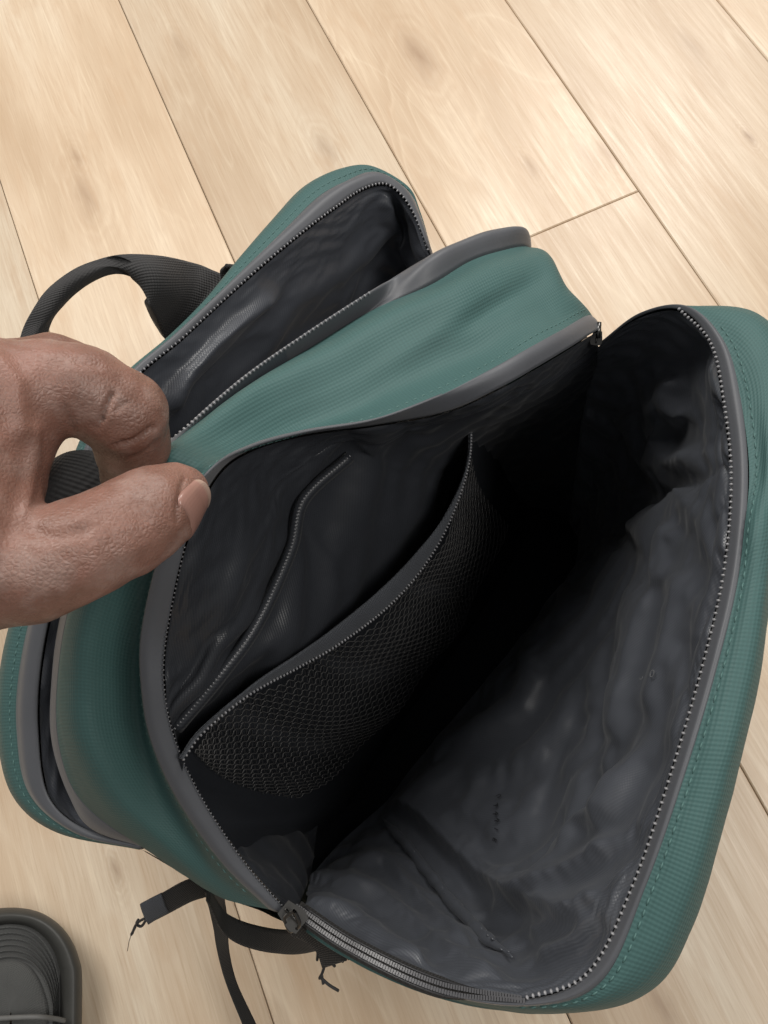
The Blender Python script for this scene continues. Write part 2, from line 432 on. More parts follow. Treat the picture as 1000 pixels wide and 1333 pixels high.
class MB:
    def __init__(s): s.v = []; s.f = []
    def add(s, v, f):
        b = len(s.v); s.v.extend(v); s.f.extend([tuple(i + b for i in q) for q in f])
    def tube(s, pts, r, n=6, caps=True, flat=1.0, up=None):
        pts = np.asarray(pts, float); k = len(pts)
        rr = np.full(k, r) if np.isscalar(r) else np.asarray(r)
        t = np.gradient(pts, axis=0); t /= np.maximum(np.linalg.norm(t, axis=1, keepdims=True), 1e-9)
        a = np.array((0, 0, 1.0)) if up is None else np.asarray(up, float)
        vs = []
        for i in range(k):
            x = np.cross(t[i], a)
            if np.linalg.norm(x) < 1e-4: x = np.cross(t[i], (1, 0, 0))
            x /= np.linalg.norm(x); y = np.cross(x, t[i])
            for j in range(n):
                an = 2 * math.pi * j / n
                vs.append(pts[i] + rr[i] * (math.cos(an) * x + flat * math.sin(an) * y))
        fs = [(i * n + j, i * n + (j + 1) % n, (i + 1) * n + (j + 1) % n, (i + 1) * n + j) for i in range(k - 1) for j in range(n)]
        if caps: fs += [tuple(range(n))[::-1], tuple((k - 1) * n + j for j in range(n))]
        s.add(vs, fs)
    def bead(s, c, ax, ay, az):
        """squashed octahedral bead, once subdivided"""
        d = []
        for k in range(3):
            el = (-0.9, 0.0, 0.9)[k]
            for j in range(6):
                an = math.pi * j / 3
                d.append(np.asarray(c) + math.cos(el) * (math.cos(an) * ax + math.sin(an) * ay) + math.sin(el) * az)
        top = [np.asarray(c) + az]; bot = [np.asarray(c) - az]
        f = [(k * 6 + j, k * 6 + (j + 1) % 6, k * 6 + 6 + (j + 1) % 6, k * 6 + 6 + j) for k in range(2) for j in range(6)]
        f += [(12 + j, 12 + (j + 1) % 6, 18) for j in range(6)] + [((j + 1) % 6, j, 19) for j in range(6)]
        s.add(d + top + bot, f)
    def box(s, c, ax, ay, az):
        c = np.asarray(c); v = [c + a * ax + b * ay + d * az for a in (-1, 1) for b in (-1, 1) for d in (-1, 1)]
        s.add(v, [(0, 1, 3, 2), (4, 6, 7, 5), (0, 4, 5, 1), (2, 3, 7, 6), (0, 2, 6, 4), (1, 5, 7, 3)])
    def build(s, name, mat, parent=None, smooth=True):
        return link(name, mesh_from(s.v, s.f, name), mat, parent, smooth)
def up_at(p): return (np.array((0, 0, CAMZ)) - p) / np.linalg.norm(np.array((0, 0, CAMZ)) - p)
def teeth(name, curve, parent, mat, pitch=0.0027, r=0.00105, lift=0.0006, wide=1.25):
    """a row of nylon zipper teeth along a curve of points"""
    c = np.asarray(curve); L = np.linalg.norm(np.diff(c, axis=0), axis=1).sum()
    n = max(4, int(L / pitch)); q = catmull(c, n, True); t = np.gradient(q, axis=0)
    t /= np.linalg.norm(t, axis=1, keepdims=True); mb = MB()
    for i in range(n):
        w = up_at(q[i]); x = np.cross(t[i], w); x /= np.linalg.norm(x); w = np.cross(x, t[i])
        mb.bead(q[i] + w * lift, t[i] * r * 0.82, x * r * wide, w * r)
    o = mb.build(name, mat, parent); o['kind'] = 'stuff'; return o
def stitches(name, g, v, parent, mat, u0=0, u1=1, length=0.0032, gap=0.0016, r=0.00042, lift=0.0002):
    nv, nu = g.shape[:2]; N = face_cam(g)
    fj = v * (nv - 1); j = int(min(fj, nv - 2)); f = fj - j
    line = g[j] * (1 - f) + g[j + 1] * f; nn = N[j] * (1 - f) + N[j + 1] * f
    i0, i1 = int(u0 * (nu - 1)), int(u1 * (nu - 1)) + 1
    line, nn = line[i0:i1], nn[i0:i1]
    s = np.concatenate(([0], np.cumsum(np.linalg.norm(np.diff(line, axis=0), axis=1))))
    at = lambda arr, x: np.array([np.interp(x, s, arr[:, a]) for a in range(3)])
    mb = MB(); x = 0.0
    while x + length < s[-1]:
        pts = [at(line, x + length * k / 2) + at(nn, x + length * k / 2) * (lift - (0.0004 if k != 1 else 0)) for k in range(3)]
        mb.tube(pts, [r * .7, r, r * .7], 5); x += length + gap
    o = mb.build(name, mat, parent); o['kind'] = 'stuff'; return o
def tagged(o, label, cat, group=None):
    o['label'] = label; o['category'] = cat
    if group: o['group'] = group
    return o

# ------------------------------------------------------------------ floor
pper = np.array((pdir[1], -pdir[0], 0))                    # to the right of pdir
wcoord = lambda p: float(np.dot(p, pper)); ucoord = lambda p: float(np.dot(p, pdir))
seam = [wcoord(P(*q, 0)) for q in ((155, 0), (397, 0), (660, 0), (935, 0))]
PW = (seam[3] - seam[0]) / 3; W0 = seam[0] + (seam[1] - seam[0] - PW + seam[2] - seam[0] - 2 * PW) / 3
print('seams', seam, PW)
floor = link('floor', mesh_from([(-4, -4, -0.012), (4, -4, -0.012), (4, 4, -0.012), (-4, 4, -0.012)], [(0, 1, 2, 3)], 'floor'), SUBFLOOR, None, False)
floor['kind'] = 'structure'; floor['label'] = 'pale oak laminate floor laid in long planks'
joint_u = ucoord(P(761, 278, 0)); PL = 1.30
def plank(u0, u1, w0, w1):
    L, Wd = u1 - u0, w1 - w0; b = 0.0013; gp = 0.0005; z0 = -0.010
    def ring(i, z): return [(-L / 2 + i, -Wd / 2 + i, z), (L / 2 - i, -Wd / 2 + i, z), (L / 2 - i, Wd / 2 - i, z), (-L / 2 + i, Wd / 2 - i, z)]
    v = ring(gp, z0) + ring(gp, -b) + ring(gp + b, 0.0)
    f = [(k * 4 + j, k * 4 + (j + 1) % 4, k * 4 + 4 + (j + 1) % 4, k * 4 + 4 + j) for k in range(2) for j in range(4)] + [(8, 9, 10, 11)]
    o = link('floor_plank', mesh_from(v, f, 'floor_plank'), WOOD, floor, False)
    c = pdir * (u0 + u1) / 2 + pper * (w0 + w1) / 2
    o.location = (c[0], c[1], 0); o.rotation_euler = (0, 0, ANG)
rng = random.Random(11)
PL = 2.7
uu = [ucoord(P(x, y, 0)) for x in (0, 1000) for y in (0, 1333)]
print('u range', min(uu), max(uu), joint_u)
for k in range(-7, 9):
    start = joint_u if k == 1 else min(uu) - rng.uniform(0.05, 0.5)
    for j in (-1, 0):
        u0 = start + (j if k == 1 else j) * PL
        plank(u0, u0 + PL, W0 + k * PW, W0 + (k + 1) * PW)

# ------------------------------------------------------------------ backpack
bag = bpy.data.objects.new('backpack', None); COL.objects.link(bag)
tagged(bag, 'dark green backpack standing unzipped on the wooden floor with its black lining showing', 'backpack')

# --- zipper rim of the laptop section, its grey tape and the green edge behind it
R1_t = [(566, 350, .33), (557, 325, .36), (540, 281, .37), (522, 253, .378), (500, 239, .384), (470, 247, .392), (435, 271, .40), (400, 297, .407), (345, 342, .415), (290, 391, .42),
        (235, 442, .425), (180, 488, .43), (140, 545, .432), (118, 600, .43), (98, 670, .42), (70, 780, .41), (53, 870, .40), (50, 950, .385), (63, 1035, .37), (112, 1080, .362), (188, 1101, .358)]
R1_b = [(568, 352, .325), (560, 325, .35), (546, 281, .358), (530, 250, .366), (487, 226, .38), (450, 238, .392), (415, 258, .40), (375, 297, .406), (325, 347, .412), (275, 398, .418),
        (225, 445, .422), (173, 490, .425), (132, 545, .428), (108, 600, .425), (84, 670, .412), (48, 780, .40), (28, 870, .388), (24, 950, .375), (40, 1032, .362), (100, 1083, .356), (186, 1103, .355)]
R1_o = [(568, 354, .31), (561, 327, .335), (549, 284, .345), (533, 250, .355), (482, 222, .366), (440, 221, .374), (395, 243, .38), (355, 285, .386), (308, 340, .392), (262, 402, .398),
        (218, 448, .40), (166, 492, .402), (122, 545, .402), (96, 600, .40), (66, 670, .39), (22, 780, .375), (0, 870, .365), (-4, 955, .35), (16, 1036, .338), (74, 1084, .334), (184, 1106, .335)]
r1t, r1b, r1o = row(R1_t), row(R1_b), row(R1_o)
def between(a, b, f, dz=0.0): return a * (1 - f) + b * f + np.array((0, 0, dz))
g = grid_surface([r1b, between(r1b, r1o, .5, .006), r1o], 200, 14)
g_lap = g; lapg = cloth('laptop_section_edge', g, GREEN, bag)
stitches('stitching', g, 0.22, lapg, THREAD, 0.15, 0.97)
g = grid_surface([r1t, between(r1t, r1b, .5, .004), r1b], 200, 8)
lapt = cloth('laptop_zipper_tape', g, TAPE, bag, .0010)
teeth('zipper_teeth', r1t[1:15], lapt, TEETH, 0.0029, 0.00085)

# --- rim of the main section towards the laptop section
R2_t = [(692, 335, .36), (681, 304, .395), (640, 302, .41), (600, 315, .42), (550, 338, .43), (480, 382, .448), (400, 434, .456), (320, 490, .474), (242, 557, .499), (196, 597, .512),
        (120, 680, .46), (79, 800, .43), (66, 900, .405), (68, 970, .395), (90, 1037, .378), (120, 1080, .37), (190, 1104, .358)]
R2_g = [(694, 338, .37), (687, 321, .40), (650, 327, .42), (610, 341, .43), (560, 371, .44), (484, 404, .440), (403, 453, .446), (325, 500, .464), (246, 559, .498), (200, 600, .525),
        (128, 690, .48), (88, 800, .45), (74, 900, .42), (77, 970, .405), (97, 1030, .39), (138, 1072, .378), (196, 1106, .362)]
MO = [(776, 428, .385), (768, 410, .41), (730, 430, .44), (690, 452, .455), (640, 480, .465), (570, 516, .475), (490, 547, .485), (400, 563, .495), (325, 584, .515), (272, 616, .535),
      (215, 700, .52), (184, 820, .49), (184, 900, .475), (198, 970, .46), (233, 1045, .44), (290, 1125, .415), (350, 1184, .393)]
MI = [(780, 445, .385), (781, 429, .405), (742, 452, .435), (700, 477, .45), (650, 505, .46), (580, 536, .462), (490, 553, .466), (400, 565, .474), (328, 585, .495), (280, 622, .512),
      (240, 712, .515), (216, 830, .485), (214, 900, .472), (230, 970, .455), (266, 1045, .435), (320, 1125, .41), (377, 1190, .39)]
r2t, r2g, mo, mi = row(R2_t), row(R2_g), row(MO), row(MI)
bulge = np.zeros((17, 3)); bulge[1:5, 2] = .010; bulge[5:8, 2] = -.007; bulge[8:, 2] = .001
g = grid_surface([r2t, between(r2t, r2g, .5) + bulge, r2g], 240, 12)
t2 = cloth('inner_zipper_tape', g, TAPE, bag, .0010)
teeth('zipper_teeth', r2t[5:10], t2, TEETH, 0.0029, 0.00085)

# --- green gusset of the main section, pinched under the thumb
h1 = np.array([0, .002, .008, .010, .012, .013, .013, .012, .006, .004, .006, .012, .014, .014, .010, .006, .0])
h2 = np.array([0, .0, .004, .004, .004, .003, .001, -.002, -.003, .001, .004, .010, .012, .012, .008, .004, .0])
h3 = np.array([0, .0, .000, -.002, -.004, -.006, -.009, -.012, -.009, -.002, -.010, -.018, -.022, -.022, -.016, -.008, .0])
rows = [r2g]
for f, hh in ((.26, h1), (.52, h2), (.76, h3)):
    q = between(r2g, mo, f); q[:, 2] += hh; rows.append(q)
for k, (e, w) in enumerate((((706, 329, .413), (226, 1130, .37)), ((725, 357, .42), (272, 1161, .378)), ((748, 386, .42), (318, 1178, .386)))):
    rows[k + 1][1] = P(*e); rows[k + 1][16] = P(*w)
    rows[k + 1][0] = P(e[0] + 6, e[1] + 14, e[2] - .03)
rows.append(mo)
gg = grid_surface(rows, 300, 60)
gg = px_bumps(gg, [(720, 345, 26, 12, 60, .002), (742, 372, 18, 10, 50, -.001), (640, 400, 60, 14, -30, -.004), (560, 440, 80, 16, -32, .003)])
gg = wrinkle(gg, .0011, 22, seed=5, ridge=False, fade=edge_fade(60, 300, .1))
gus = cloth('green_gusset', gg, GREEN, bag)
stitches('stitching', gg, 0.93, gus, THREAD, 0.07, 0.98)
g = grid_surface([mo, between(mo, mi, .45, .002), mi], 240, 10)
mt = cloth('main_zipper_tape', g, TAPE, bag, .0010)
teeth('zipper_teeth', mi[10:], mt, DTEETH, 0.0022, 0.0006, .0002)

# --- front panel rim
F0 = [(780, 449, .395), (830, 413, .43), (885, 403, .452), (925, 446, .463), (942, 520, .468), (952, 620, .472), (943, 740, .474), (916, 862, .474), (876, 1000, .47), (826, 1148, .462), (766, 1266, .452), (680, 1301, .437), (570, 1284, .417), (460, 1233, .402), (386, 1184, .392)]
F1 = [(781, 447, .395), (832, 409, .431), (897, 400, .454), (943, 444, .467), (964, 517, .473), (974, 620, .477), (963, 744, .479), (934, 868, .479), (893, 1005, .475), (841, 1154, .467), (783, 1278, .455), (690, 1310, .438), (570, 1293, .416), (455, 1242, .40), (381, 1190, .39)]
F2 = [(783, 447, .385), (833, 408, .421), (900, 401, .445), (984, 408, .452), (1030, 470, .455), (1020, 590, .458), (1004, 740, .46), (986, 885, .46), (958, 1012, .457), (908, 1188, .448), (850, 1284, .436), (735, 1317, .42), (575, 1299, .40), (452, 1248, .385), (379, 1196, .375)]
f0, f1, f2 = row(F0), row(F1), row(F2)
hb = np.array([0, 0, .002, .008, .012, .012, .012, .012, .012, .011, .009, .005, 0, 0, 0])
fr = []
for f, s in ((.3, .8), (.65, 1.0)):
    q = between(f1, f2, f); q[:, 2] += hb * s; fr.append(q)
f3 = f2.copy(); f3[:, 2] -= .03; kk = np.array([1.03, 1.045, 1.05, 1.03, 1.0] + [.985] * 10)[:, None]; f3[:, :2] = f2[:, :2] * kk + f2[:, :2].mean(axis=0) * (1 - kk)
gf = grid_surface([f1] + fr + [f2, f3], 260, 44)
gf = px_bumps(gf, [(985, 600, 16, 60, 0, -.003), (985, 690, 14, 40, 8, .003)])
gf = wrinkle(gf, .0009, 20, seed=9, ridge=False, fade=edge_fade(44, 260, .1))
fg = cloth('front_gusset', gf, GREEN, bag)
stitches('stitching', gf, 0.075, fg, THREAD, 0.20, 0.80)
g = grid_surface([f0, between(f0, f1, .5, .0025), f1], 240, 8)
ft = cloth('front_zipper_tape', g, TAPE, bag, .0010)
teeth('zipper_teeth', f0[2:12], ft, TEETH, 0.0028, 0.00085)
# coil at the near end: two close rows of teeth
mb = MB(); cn = catmull(f0[11:], 90, True); t = np.gradient(cn, axis=0); t /= np.linalg.norm(t, axis=1, keepdims=True)
for i in range(90):
    w = up_at(cn[i]); x = np.cross(t[i], w); x /= np.linalg.norm(x)
    for sgn in (-1, 1): mb.box(cn[i] + x * sgn * .0013 * min(1, .3 + i / 30) + w * .0012 + t[i] * (.0008 * sgn), t[i] * .0005, x * .0009, w * .0006)
o = mb.build('zipper_coil', DTEETH, ft, False); o['kind'] = 'stuff'
wd = np.clip(np.arange(90) / 30, .15, 1)[:, None]; ups = np.array([up_at(q) for q in cn]); sd_ = np.cross(t, ups)
cloth('coil_tape', np.stack([cn + sd_ * k + ups * z for k, z in ((-.0046 * wd, -.0004), (-.0036 * wd, .0004), (0, .0006), (.0036 * wd, .0004), (.0046 * wd, -.0004))]), WEB, ft)
mb = MB()
for sgn in (-1, 1):
    e = [cn[i] + np.cross(t[i], up_at(cn[i])) * sgn * .0030 * min(1, .1 + i / 30) + up_at(cn[i]) * .0007 for i in range(0, 90, 3)]; mb.tube(e, .00045, 6)
mb.build('coil_cord', COIL, ft)

# --- lining on the back wall of the main section
mi_l = mi.copy(); mi_l[:, 2] -= .002
A1 = [(776, 470, .355), (766, 480, .36), (730, 500, .37), (690, 515, .385), (640, 535, .40), (570, 560, .41), (500, 580, .425), (455, 594, .435), (395, 650, .44), (378, 715, .44), (335, 810, .445), (285, 880, .448), (228, 948, .447), (240, 1000, .43), (275, 1065, .41), (325, 1130, .39), (382, 1187, .38)]
A2 = [(760, 540, .25), (745, 550, .25), (720, 560, .25), (690, 570, .25), (650, 590, .25), (610, 620, .27), (590, 650, .28), (570, 700, .29), (530, 760, .30), (480, 810, .32), (420, 860, .35), (350, 910, .33), (290, 970, .35), (285, 1020, .35), (308, 1075, .35), (348, 1125, .355), (388, 1180, .36)]
A3 = [(742, 680, .03), (735, 675, .03), (720, 668, .03), (700, 662, .03), (680, 660, .03), (650, 665, .03), (620, 680, .03), (590, 700, .03), (560, 730, .03), (530, 765, .03), (500, 800, .03), (470, 840, .03), (440, 890, .04), (425, 940, .06), (420, 1000, .11), (415, 1060, .18), (405, 1140, .27)]
a1, a2, a3 = row(A1), row(A2), row(A3)
gw = grid_surface([mi_l, between(mi_l, a1, .5), a1, a2, a3], 110, 64)
fd = edge_fade(64, 110, .06) * np.clip((1 - np.linspace(0, 1, 110))[None] * 9, 0, 1)
gw = wrinkle(gw, .0024, 12, stretch=(1, 1, .6), seed=2, ridge=False, fade=fd)

gw = px_bumps(gw, [(300, 760, 60, 14, 110, .004), (470, 640, 18, 70, 20, .004), (320, 1075, 40, 14, 40, .004)], fd)
gw = relax(gw, .022, 70, 17, bend=.5, hold=.02)
gw = refine(gw, 220, 128)
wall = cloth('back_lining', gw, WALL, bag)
# zip pocket on that wall
z1 = catmull(a1[7:13], 60, True)
dn = np.array((0, 0, 1.0))
z1p = np.array([q + up_at(q) * .0065 for q in z1])
tt = np.gradient(z1p, axis=0); tt /= np.linalg.norm(tt, axis=1, keepdims=True)
xs = np.array([np.cross(tt[i], up_at(z1p[i])) for i in range(60)])
gz = np.stack([z1p + xs * k for k in (-.0030, -.0010, .0010, .0026)])
gz[0] -= np.array([up_at(q) for q in z1]) * .003; gz[3] -= np.array([up_at(q) for q in z1]) * .003
zt = cloth('pocket_zipper_tape', gz, WALL, wall, .0008)
teeth('zipper_teeth', z1p, zt, TEETH, 0.0018, 0.00048, .0006)

# --- mesh pocket in front of the wall
B0 = [(611, 533, .362), (608, 600, .364), (580, 668, .370), (544, 718, .376), (496, 768, .386), (436, 818, .404), (390, 852, .418), (322, 897, .436), (262, 949, .450), (236, 986, .456)]
B1 = [(613, 532, .36), (611, 600, .365), (587, 675, .366), (552, 737, .366), (505, 790, .374), (442, 838, .393), (390, 868, .408), (325, 904, .431), (265, 953, .447), (238, 989, .455)]
B2 = [(650, 588, .24), (636, 660, .27), (600, 745, .28), (572, 795, .28), (532, 850, .28), (482, 905, .29), (432, 952, .30), (372, 990, .34), (306, 1022, .39), (254, 1035, .436)]
B3 = [(672, 630, .12), (668, 705, .10), (632, 790, .10), (605, 835, .10), (570, 885, .10), (530, 935, .11), (490, 985, .13), (445, 1030, .18), (385, 1070, .30), (292, 1078, .412)]
B4 = [(690, 664, .03), (715, 745, .03), (672, 820, .035), (645, 855, .035), (610, 900, .035), (572, 950, .035), (530, 995, .04), (480, 1045, .07), (420, 1090, .15), (322, 1122, .36)]
b0, b1, b2, b3, b4 = [row(b) for b in (B0, B1, B2, B3, B4)]
gb = grid_surface([b1, b2, b3, b4], 140, 90)
gbk = gb - face_cam(gb) * .0022
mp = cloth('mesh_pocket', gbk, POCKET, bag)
gs = grid_surface([b0, between(b0, b1, .5, .002), b1], 120, 8)
bs = cloth('pocket_binding', gs, BINDING, mp, .0012)
teeth('zipper_teeth', b1, mp, TEETH, 0.0022, 0.0008, .0007)
# the net: rows of chain stitch with zigzag ties
fine = grid_surface([b1, b2, b3], 260, 120)
NN = face_cam(fine); mb = MB()
def at(u, v):
    j, i = min(int(v), 118), min(int(u), 258); fj, fi = v - j, u - i
    q = fine[j, i] * (1 - fj) * (1 - fi) + fine[j, i + 1] * (1 - fj) * fi + fine[j + 1, i] * fj * (1 - fi) + fine[j + 1, i + 1] * fj * fi
    return q
nr, ncol = 26, 84
lump = lambda u, v: NN[min(int(v), 119), min(int(u), 259)] * (.0022 * math.sin(u * .11 + v * .05))
for k in range(nr):
    v = 3 + k * 97 / nr
    pts = []
    for i in range(ncol * 2 + 1):
        u = 26 + i * (221 - 1.2 * k) / (ncol * 2); z = (.9 if (i + 2 * (k % 2)) % 4 < 2 else -.9)
        pts.append(at(u, v + z) + lump(u, v))
    mb.tube(pts, .00033, 4, False)
for k in range(nr - 1):
    v = 3 + k * 97 / nr; dv = 97 / nr
    for i in range(ncol):
        u = 26 + (i + .5 * (k % 2)) * (221 - 1.2 * k) / ncol
        if u > 246: continue
        mb.tube([at(u, v) + lump(u, v), at(u + 1.2, v + dv) + lump(u, v + dv)], .00025, 3, False)
net = mb.build('pocket_net', NET, mp); net['kind'] = 'stuff'

# --- lining of the front panel
f0_l = f0.copy(); f0_l[:, 2] -= .002
C1 = [(775, 470, .355), (822, 456, .38), (862, 452, .40), (905, 468, .41), (922, 540, .42), (926, 630, .43), (912, 745, .435), (886, 865, .435), (846, 1000, .432), (792, 1132, .425), (736, 1232, .415), (668, 1268, .40), (565, 1258, .385), (465, 1222, .378), (391, 1183, .375)]
C2 = [(758, 542, .25), (788, 585, .20), (808, 596, .22), (836, 612, .25), (852, 645, .275), (846, 700, .295), (818, 795, .30), (782, 892, .295), (742, 990, .29), (694, 1084, .29), (650, 1150, .29), (600, 1180, .295), (530, 1190, .30), (462, 1184, .325), (397, 1178, .36)]
C3 = [(742, 680, .03), (747, 690, .04), (752, 700, .06), (752, 720, .09), (744, 745, .11), (718, 780, .13), (688, 818, .14), (652, 862, .145), (612, 910, .15), (572, 957, .15), (534, 1002, .155), (506, 1040, .16), (475, 1068, .17), (440, 1100, .20), (405, 1140, .27)]
c1, c2, c3 = row(C1), row(C2), row(C3)
gl = grid_surface([f0_l, c1, c2, c3], 120, 84)
fd = edge_fade(84, 120, .07)
gl = px_bumps(gl, [(872, 520, 36, 26, -50, .010), (845, 590, 16, 50, -30, .006), (850, 660, 60, 14, -30, -.008), (840, 780, 20, 90, 14, .006), (690, 880, 22, 120, 38, .004), (640, 1060, 70, 30, 38, .004)], fd)
gl = folds(gl, [([(500, 1038), (548, 1066), (592, 1110), (645, 1158), (705, 1186), (770, 1196)], 70, 9, .010),
                ([(640, 1190), (700, 1180), (760, 1142), (815, 1090)], 30, 7, .0075), ([(690, 1225), (745, 1205), (800, 1165)], 24, 7, .006),
                ([(745, 1125), (772, 1075), (800, 1060), (826, 1000)], 20, 7, .006), ([(780, 1090), (812, 1052), (846, 960)], 18, 6, .005), ([(700, 1250), (750, 1232), (785, 1195)], 18, 7, .005),
                ([(802, 965), (822, 900), (838, 830), (862, 760)], 30, 8, .0065), ([(846, 940), (864, 880), (884, 800), (896, 740)], 20, 7, .005),
                ([(905, 640), (880, 655), (845, 680), (818, 700)], 36, 8, .008), ([(912, 590), (880, 600), (862, 580), (858, 540)], 22, 8, .007), ([(900, 545), (872, 520), (884, 492)], 20, 8, .006), ([(885, 690), (868, 720), (862, 770)], 18, 8, .005),
                ([(425, 1150), (480, 1165), (540, 1215), (600, 1262), (660, 1284)], 26, 8, .0065), ([(455, 1135), (500, 1128), (530, 1165), (575, 1215), (620, 1248)], 20, 7, .006), ([(400, 1172), (450, 1196), (510, 1236), (560, 1262)], 18, 7, .005),
                ([(560, 905), (640, 880), (700, 830), (760, 760)], 30, 14, .003), ([(530, 985), (600, 960), (680, 930)], 20, 10, .003)], fd)
gl = relax(gl, .030, 100, 7, bend=.7, hold=.010, freq=7)
gl = refine(gl, 260, 180)
gl = crumple(gl, .0026, 20, 4, edge_fade(180, 260, .06))
gl = crumple(gl, .0014, 42, 6, edge_fade(180, 260, .06))
gl = refine(gl, 360, 250)
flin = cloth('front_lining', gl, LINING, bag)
# piped seam low in the near corner
def on_grid(gr, px, py, lift=0.0):
    pp = proj(gr); dd = (pp[..., 0] - px) ** 2 + (pp[..., 1] - py) ** 2
    j, i = np.unravel_index(np.argmin(dd), dd.shape)
    return gr[j, i] + face_cam(gr)[j, i] * lift
GLN = face_cam(gl); GLP = proj(gl)
def on_lining(px, py, lift=0.0):
    dd = (GLP[..., 0] - px) ** 2 + (GLP[..., 1] - py) ** 2
    j, i = np.unravel_index(np.argmin(dd), dd.shape)
    return gl[j, i] + GLN[j, i] * lift, GLN[j, i]
line = [(502, 1068), (530, 1105), (562, 1145), (595, 1188), (632, 1228), (668, 1256)]
c = catmull([on_lining(*q, .004)[0] for q in line], 70, True)
mb = MB(); mb.tube(c - np.array([on_lining(*proj(q))[1] for q in c]) * .0012, [(.0034 + .0012 * nz(i * .35, 3, 1)) * min(1, .1 + i / 8, .1 + (69 - i) / 14) for i in range(70)], 10); pip = mb.build('seam_piping', LINING, flin)
mb = MB(); rr = random.Random(4)
for i in range(4, 68, 2):
    q = c[i] + np.array((rr.uniform(-1, 1), rr.uniform(-1, 1), rr.uniform(0, 1))) * .0012
    mb.tube([q, q + up_at(q) * .0024 + (c[i + 1] - c[i]) * .6, q + (c[i + 1] - c[i]) * 1.3], .0005, 5)
o = mb.build('seam_stitching', LINING, pip); o['kind'] = 'stuff'
# bottom of the inside
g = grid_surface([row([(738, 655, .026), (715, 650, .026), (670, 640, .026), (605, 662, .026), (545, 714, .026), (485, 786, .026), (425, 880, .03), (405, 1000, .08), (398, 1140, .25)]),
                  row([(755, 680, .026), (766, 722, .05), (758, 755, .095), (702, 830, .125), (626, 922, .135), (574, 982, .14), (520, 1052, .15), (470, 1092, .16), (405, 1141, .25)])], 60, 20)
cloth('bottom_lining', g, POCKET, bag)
# woven words on the lining: each letter a flat print riding on the cloth
def letter(ch, px, py, size, ang, mat, parent):
    cu = bpy.data.curves.new('letter', 'FONT'); cu.body = ch; cu.size = size; cu.align_x = 'CENTER'; cu.align_y = 'CENTER'; cu.extrude = .0001
    to = bpy.data.objects.new('tmp', cu); COL.objects.link(to)
    me = bpy.data.meshes.new_from_object(to.evaluated_get(bpy.context.evaluated_depsgraph_get()))
    bpy.data.objects.remove(to); bpy.data.curves.remove(cu)
    p, n = on_lining(px, py, .0024)
    n = np.mean([on_lining(px + a_, py + b_)[1] for a_ in (-9, 0, 9) for b_ in (-9, 0, 9)], axis=0)
    a = math.radians(ang)
    xd = right * math.cos(a) + down * math.sin(a); n = n / np.linalg.norm(n)
    xd = xd - n * xd.dot(n); xd /= np.linalg.norm(xd); yd = np.cross(n, xd)
    me.transform(Matrix(((xd[0], yd[0], n[0], p[0]), (xd[1], yd[1], n[1], p[1]), (xd[2], yd[2], n[2], p[2]), (0, 0, 0, 1))))
    me.materials.clear()
    return link('letter', me, mat, parent, False)
bpy.context.view_layer.update()
for k, ch in enumerate('CARRIE'): letter(ch, 650.5 - k * .6, 1041 + k * 10.2, .0052, 90, PRINT, flin)
for ch, x, y in (('L', 841, 884), ('O', 853, 877)): letter(ch, x, y, .0052, -20, PALEPRINT, flin)

# --- laptop sleeve lining
r1l = r1t.copy(); r1l[:, 2] -= .002
nd = P(589, 1005, 0)
def sink(a, h, pull=0.0):
    q = a.copy(); q[:, 2] = h; c = a.mean(axis=0)
    q[:, :2] = a[:, :2] * (1 - pull) + c[:2] * pull
    return q
s1 = between(r1l, sink(r1l, .30), .4); s1[:, 0] += .004
gk = grid_surface([r1l, s1, sink(r1l, .26, .02), sink(r1l, .06, .05)], 130, 60)
fd = edge_fade(60, 130, .05)
gk = px_bumps(gk, [(520, 300, 10, 40, -15, -.006), (470, 330, 60, 14, -45, .003), (260, 470, 90, 10, -45, .006), (300, 480, 60, 22, -45, -.003), (400, 380, 60, 20, -40, .004), (545, 310, 6, 40, -20, .004)], fd)
gk = folds(gk, [([(215, 540), (250, 480), (320, 410), (360, 380)], 20, 7, .006), ([(230, 570), (290, 520), (380, 410)], 26, 10, .004), ([(500, 250), (505, 290), (535, 330), (548, 360)], 12, 6, .006)], fd)
gk = relax(gk, .025, 80, 23, bend=.5, hold=.012)
gk = refine(gk, 260, 120)
cloth('laptop_sleeve_lining', gk, SLEEVE, bag)
r2l = r2t.copy(); r2l[:, 2] -= .002
gk2 = grid_surface([r2l, sink(r2l, .28, .03), sink(r2l, .06, .05)], 120, 30)
cloth('sleeve_divider', gk2, LINING, bag)

# --- outer shell: back panel, front panel, sides, all down to the floor
def shell(name, top, h0, mat, base_pull):
    c = np.array(P(560, 880, 0))
    mid = top.copy(); mid[:, :2] = top[:, :2] * (1 - base_pull) + c[:2] * base_pull; mid[:, 2] = top[:, 2] * .5
    low = top.copy(); low[:, :2] = top[:, :2] * (1 - base_pull * .45) + c[:2] * base_pull * .45; low[:, 2] = .02
    bot = low.copy(); bot[:, 2] = .002; bot[:, :2] = low[:, :2] * .97 + c[:2] * .03
    gsh = grid_surface([top, mid, low, bot], 120, 30)
    gsh = wrinkle(gsh, .0015, 14, seed=40, ridge=False, fade=edge_fade(30, 120, .12))
    return cloth(name, gsh, mat, bag)
shell('back_panel', r1o, .4, WEB, .10)
shell('front_panel', f3, .4, GREEN, np.array([-.16, -.2, -.2, -.14, -.08] + [-.04] * 10)[:, None])
sideA = np.array([r1o[0], P(640, 380, .32), P(700, 380, .35), P(745, 420, .36), P(776, 452, .365), f3[0]])
